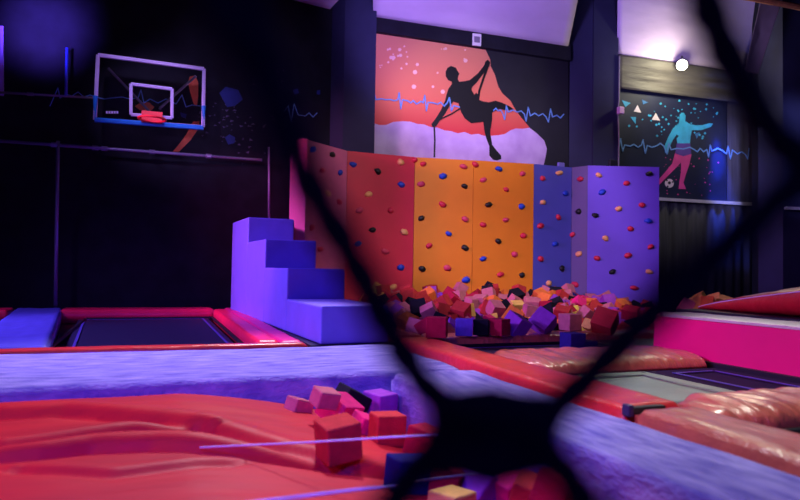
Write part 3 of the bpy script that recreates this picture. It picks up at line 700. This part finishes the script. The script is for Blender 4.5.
# cables
a = G(200, 447.5, -.10); b = G(441, 434, .08)
tag(obj('steel_cable', T([a, a.lerp(b, .5) + Vector((0, 0, -.004)), b, G(500, 431, .12)], .0045, 8), M_cord), 'thin pale cable stretched over the nearest red cube', 'cable')
a = G(240, 504, .1); b = G(566, 464, .03)
tag(obj('steel_cable', T([a, a.lerp(b, .5), b], .0045, 8), M_cord), 'thin pale cable along the bottom edge below the net knot', 'cable')

# ------------------------------------------------------------------ basketball hoop and left wall
PB = plane(95, 10.85, 204, 11.5)
bb = thing('basketball_hoop', 'lilac framed clear basketball backboard with a red rim on the black wall', 'basketball hoop', PB(150, 120))
def frame(c, w, nn=.05):
    bm = bmesh.new(); k = len(c)
    for i in range(k):
        a, b = c[i], c[(i + 1) % k]; tube(bm, [a, b], w, 6)
    return bm
cn_ = [PB(98, 55), PB(204, 69), PB(203, 127), PB(95, 119.5)]
gl = bpy.data.materials.new('clear_acrylic'); gl.use_nodes = True; b_ = gl.node_tree.nodes['Principled BSDF']
b_.inputs['Transmission Weight'].default_value = 1; b_.inputs['Roughness'].default_value = .05; b_.inputs['IOR'].default_value = 1.05
obj('glass_pane', poly([c - PB.n * .01 for c in cn_], PB.n, .012), gl, bb)
obj('frame', frame([p for p in cn_], .035), mat('lilac_frame', (205, 185, 240), .5), bb)
bmx = bmesh.new()
tube(bmx, [PB(95.5, 96, .02), PB(95, 119.8, .02), PB(203, 127.8, .02), PB(203.5, 106, .02)], .043, 6)
o = obj('frame_padding', bmx, mat('cyan_blue_padding', (30, 130, 230), .5), bb); o['label'] = 'blue edge padding'
obj('target_square', frame([PB(131, 84, .01), PB(172, 89, .01), PB(172, 118, .01), PB(131, 114.5, .01)], .03), MATS['lilac_frame'], bb)
rc = PB(152, 119, .35); rim = [rc + Vector((.22 * math.cos(a), .22 * math.sin(a), 0)) for a in [k * math.pi / 10 for k in range(21)]]
RMm = mat('red_rim', (240, 40, 60), .4); RMm.node_tree.nodes['Principled BSDF']
obj('rim', T(rim, .018), RMm, bb, True)
q = PB(152, 117, .0); t_ = PB.t
obj('rim_bracket', poly([q - t_ * .17 - Vector((0, 0, .12)), q + t_ * .17 - Vector((0, 0, .12)), q + t_ * .17 + Vector((0, 0, .07)), q - t_ * .17 + Vector((0, 0, .07))], PB.n, .14), RMm, bb)
obj('support_arm', T([PB(108, 68, -.02), PB(150, 112, -.25), Vector((PB(150, 112).x, WYL, PB(150, 112).z))], .022), M_steel, bb)
obj('support_arm', T([PB(196, 76, -.02), PB(160, 108, -.25), Vector((PB(160, 108).x, WYL, PB(150, 100).z))], .022), M_steel, bb)
bm = bmesh.new()
for k in range(5):
    x = 106 + k * 2.6; prism(bm, [PB(x, 111, .004), PB(x + 1.8, 111.2, .004), PB(x + 1.8, 113.6, .004), PB(x, 113.4, .004)], PB.n, .003)
bm.verts.index_update(); pieces('maker_mark', bm, MATS['lilac_frame'], bb)
# painted basketball player fragments on the left wall
W = plane(0, 1, 1, 1)
def WB(px, py, off=0):
    r = ray(px, py); s = (WYL - off) / r.y; return EYE + r * s
NB = Vector((0, -1, 0))
c6 = m4(3.2, 85, 40)
mp = thing('wall_mural', 'broken basketball player mural of orange limbs and blue shards beside the backboard', 'mural', WB(200, 110))
OR = mat('mural_burnt_orange', (214, 98, 70), .6, .3, .2, 3)
obj('player_arm', poly([WB(x, y) for x, y in c6([(335, 118), (352, 114), (362, 135), (362, 180), (358, 212), (348, 205), (336, 165), (330, 135)])], NB, .01), OR, mp)
obj('player_leg', poly([WB(x, y) for x, y in c6([(345, 262), (366, 260), (362, 285), (338, 320), (300, 358), (280, 358), (300, 335), (325, 300)])], NB, .01), OR, mp)
obj('player_hand', poly([WB(x, y) for x, y in c6([(160, 212), (180, 200), (205, 200), (222, 215), (210, 228), (175, 224)])], NB, .01), OR, mp)
BL = mat('mural_deep_blue', (36, 48, 130), .6, .3, .3, 3); DG = mat('mural_slate', (96, 84, 120), .6, .3, .2, 3)
bm = bmesh.new()
for L in ([(430, 170), (450, 150), (490, 160), (505, 190), (480, 210), (455, 215)], [(448, 312), (462, 302), (480, 312), (478, 330), (458, 334)], [(305, 232), (325, 238), (322, 250), (308, 246)], [(665, 160), (680, 156), (684, 170), (670, 174)], [(742, 162), (752, 160), (752, 174), (742, 174)]):
    prism(bm, [WB(x, y) for x, y in c6(L)], NB, .012)
bm.verts.index_update(); pieces('blue_shard', bm, BL, mp)
bm = bmesh.new()
for i in range(95):
    cx = rnd.gauss(470, 60) if i < 60 else rnd.uniform(540, 640); cy = rnd.gauss(265, 45) if i < 60 else rnd.uniform(90, 190)
    r = rnd.uniform(2, 8); a0 = rnd.uniform(0, 3)
    prism(bm, [WB(x, y) for x, y in c6([(cx + r * math.cos(a0 + a), cy + .6 * r * math.sin(a0 + a)) for a in (0, 1.7, 3.6)])], NB, .008)
bm.verts.index_update(); pieces('grey_shard', bm, DG, mp)
hbl = [(50 + 0, 106), (58, 88), (60, 98), (66, 94), (72, 96), (78, 92), (84, 97), (90, 95), (96, 97), (104, 99), (112, 98), (122, 97), (130, 99), (138, 98), (141, 90), (144, 103), (150, 99), (158, 103), (166, 99), (176, 104), (182, 95), (186, 107), (192, 105), (200, 106)]
hbr = [(277, 110), (284, 112), (288, 106), (291, 122), (294, 104), (298, 115), (305, 116), (309, 113), (313, 117), (317, 113)]
bm = ribbon(bmesh.new(), [WB(x, y, .012) for x, y in hbl], NB, .015); obj('heartbeat_line', bm, MH, mp)
bm = ribbon(bmesh.new(), [WB(x, y, .012) for x, y in hbr], NB, .02)
obj('heartbeat_line', bm, MH, mp)
# poster at left edge, pipes
tag(obj('wall_panel', poly([WB(-30, 24), WB(4, 27), WB(4, 96), WB(-30, 93)], NB, .05), mat('lilac_board', (190, 150, 250), .5)), 'bright violet board cut by the left edge of the view', 'board')
def pipe(a, b, r, m, label, off=.22, name='metal_pipe', joints=()):
    A = WB(*a, off); Bq = WB(*b, off); t = thing(name, label, 'pipe', A)
    obj('tube', T([A, Bq], r), m, t, True)
    for k in joints:
        c = A.lerp(Bq, k); d = (Bq - A).normalized() * .05; obj('coupling', T([c - d, c + d], r * 1.5), m, t)
    obj('wall_bracket', T([A.lerp(Bq, .06), WB(a[0] + (b[0] - a[0]) * .06, a[1] + (b[1] - a[1]) * .06, 0)], r * .7), M_dark, t)
    return t
MP = mat('violet_lit_steel', (150, 140, 190), .35, .5, .05, 5, metal=.3)
pipe((58, 141), (55.5, 306), .03, MP, 'tall upright metal pipe on the black wall at left')
pipe((67, 48), (66, 96), .025, mat('blue_paint_pipe', (70, 90, 220), .4), 'short upright blue lit pipe left of the backboard')
pipe((-40, 138), (262, 160), .028, MP, 'long level metal pipe crossing the black wall below the backboard', joints=(.28, .41, .44, .6, .8))
pipe((-40, 90), (96, 98), .02, M_steel, 'thin level pipe running to the left edge of the backboard', joints=(.5,))
pipe((269, 147), (269, 222), .02, MP, 'slim upright lilac pipe behind the violet steps')

# ------------------------------------------------------------------ net in front of the lens
ND = .30
def NPt(px, py, d=ND): return EYE + ray(px, py) * (d / F)
net = thing('safety_net', 'out of focus black rope net with one thick knot right in front of the viewer', 'net', NPt(490, 430))
def strand(pts, r, d=ND, k=0):
    P = [NPt(x, y, d) for x, y in pts]; Q = []
    for i in range(len(P) - 1):
        for s in range(8):
            t = s / 8; p0 = P[max(i - 1, 0)]; p1 = P[i]; p2 = P[i + 1]; p3 = P[min(i + 2, len(P) - 1)]
            Q.append(.5 * ((2 * p1) + (p2 - p0) * t + (2 * p0 - 5 * p1 + 4 * p2 - p3) * t * t + (3 * p1 - p0 - 3 * p2 + p3) * t ** 3))
    Q.append(P[-1])
    # two-ply twisted rope
    bm = bmesh.new()
    for ph in (0, math.pi):
        W_ = []
        for i, p in enumerate(Q):
            a = i * .7 + ph; W_.append(p + (CR * math.cos(a) + FW * math.sin(a)) * r * .3)
        tube(bm, W_, r * .78, 8)
    return obj('strand', bm, M_net, net, True)
strand([(225, -60), (262, 60), (300, 165), (345, 245), (385, 320), (425, 385), (470, 425)], .0108)
strand([(120, -140), (180, -60), (240, 40), (262, 60)], .0115)
strand([(530, 430), (575, 390), (640, 325), (700, 270), (760, 215), (840, 150)], .0108)
strand([(685, -60), (708, 10), (742, 85), (775, 135), (840, 190)], .0108)
strand([(450, 440), (425, 462), (395, 500), (370, 560)], .011)
strand([(535, 440), (560, 465), (590, 510), (620, 570)], .0108)
# the knot: several wraps of rope
bm = bmesh.new()
for pts, r in (([(432, 400), (470, 422), (520, 440), (560, 462)], .0108), ([(430, 470), (470, 448), (515, 425), (556, 402)], .0108),
               ([(448, 408), (438, 432), (450, 458), (490, 470), (535, 458), (545, 430), (530, 408), (490, 402), (448, 408)], .0108),
               ([(470, 405), (492, 432), (512, 462)], .012), ([(512, 405), (490, 440), (468, 462)], .012)):
    tube(bm, [NPt(x, y, ND - .002 * i) for i, (x, y) in enumerate(pts)], r, 12)
obj('knot', bm, M_net, net, True)

# ------------------------------------------------------------------ lights: stage lamps, plus unseen fills added for brightness
def spot(loc, tgt, c, w, ang=60, r=.15, blend=.6):
    l = bpy.data.lights.new('stage_or_fill_light', 'SPOT'); l.energy = w; l.color = c; l.spot_size = math.radians(ang); l.shadow_soft_size = r; l.spot_blend = blend
    o = bpy.data.objects.new('stage_or_fill_light', l); COL.objects.link(o); o.location = loc
    o.rotation_euler = (Vector(tgt) - Vector(loc)).to_track_quat('-Z', 'Y').to_euler(); return o
def point(loc, c, w, r=.1):
    l = bpy.data.lights.new('bulb_or_fill', 'POINT'); l.energy = w; l.color = c; l.shadow_soft_size = r
    o = bpy.data.objects.new('bulb_or_fill', l); COL.objects.link(o); o.location = loc; return o
VI = (.40, .22, 1.0); MG = (1.0, .06, .5); WH = (1.0, .92, .84); LA = (.62, .45, 1.0)
spot((-6.5, 8.0, 4.4), (1.6, 8.0, .2), VI, 3600, 60, .4)
spot((-4.0, 2.5, 2.2), (1.2, 3.8, -.2), (.7, .05, .75), 260, 40, .15)
spot((-5.5, 9.0, 5.0), (-1.0, 9.0, 0), VI, 1200, 70, .4)
spot((-4.5, 9.5, 3.8), (2.5, 10.5, 1.8), (1.0, .2, .6), 1500, 50, .2)
spot((-5.5, 2.5, 3.0), (4.7, 4.2, .2), MG, 1000, 22, .2)
spot((4.0, 2.0, 5.8), (6.3, 12.4, 1.5), WH, 1180, 42, .4, .4)
spot((1.0, 6.0, 5.5), (8.0, 12.5, 1.5), LA, 900, 34, .3)
spot((6.0, 9.0, 4.6), WR(700, 250), LA, 260, 40, .3)  # unseen fill added to lift the black pleated curtain
spot((4.2, 4.6, 5.6), (3.5, 3.3, 0), (.93, 1.0, .84), 800, 44, .3)  # added overhead spot, brightens the grey bed and right pads
spot((1.0, 4.2, 5.2), (1.9, 2.6, 0), (.9, .8, 1.0), 520, 40, .3)  # unseen fill put in for the dark end of the near walkway
spot((-.6, 1.2, 2.0), (1.7, 1.9, -.2), (.12, .07, 1.0), 120, 50, .2)  # added blue fill on the near walkway's side face
spot((5.0, 4.5, 6.0), (5.4, 9.5, .2), WH, 650, 46, .4)  # added warm fill over the foam cube heap
spot((6.5, 13.0, 5.4), (3.4, 4.0, 0), WH, 5200, 50, .25)
spot((-3.4, .6, 4.2), (.2, 3.2, -.2), (1.0, .5, .55), 310, 60, .3)  # unseen pinkish fill for the crumpled mat
spot((-.5, 0.5, 1.9), (.6, 4.5, -.25), (.06, .04, 1.0), 480, 70, .3)  # blue fill from the camera side, added to colour the walkway face
spot((2.0, 8.0, 6.2), (.4, 5.0, 0), (.95, .84, 1.0), 2300, 44, .4)
spot((3.5, 8.5, 4.2), WR(470, 20), (.5, .33, 1.0), 900, 80, .4)
spot((8.0, 8.0, 4.0), WR(690, 20), (.55, .4, 1.0), 300, 70, .4)
spot((3.5, 7.5, 5.2), WR(470, 110), WH, 300, 45, .3)
spot((-2.5, 9.0, 3.6), WB(45, 28), (.2, .1, 1.0), 5000, 24, .3, 1.0)
spot((-1.5, 8.0, 5.6), PB(150, 90), (.62, .45, 1.0), 700, 26, .3)
point(WR(682, 70, .8), (1, .93, .6), 95, .12)
spot(WR(722, 104, .3), WR(721, 200, .0), (.03, .10, 1.0), 1500, 24, .05, .8)
spot(WR(722, 199, .22), WR(721, 120, .0), (.03, .10, 1.0), 400, 34, .05, .8)
spot((0, 7.5, 3.5), WB(240, 105), LA, 260, 44, .3)  # dim fill added so the shards on the left wall show
spot((10.0, 6.0, 4.5), PR(792, 150), (.45,.45,1.0), 1500, 30, .3)  # added bluish fill for the right pillar
point(WR(762, 120, 1.2), (.9, .9, 1), 60, .1)  # unseen fill brightening the side face of the right pillar
w = bpy.data.worlds.new('world'); SC.world = w; w.use_nodes = True
w.node_tree.nodes['Background'].inputs[0].default_value = (.12, .08, .4, 1); w.node_tree.nodes['Background'].inputs[1].default_value = .15
SC.view_settings.view_transform = 'Standard'; SC.view_settings.look = 'None'; SC.view_settings.gamma = 1; SC.view_settings.exposure = 0
SC.view_settings.use_curve_mapping = False
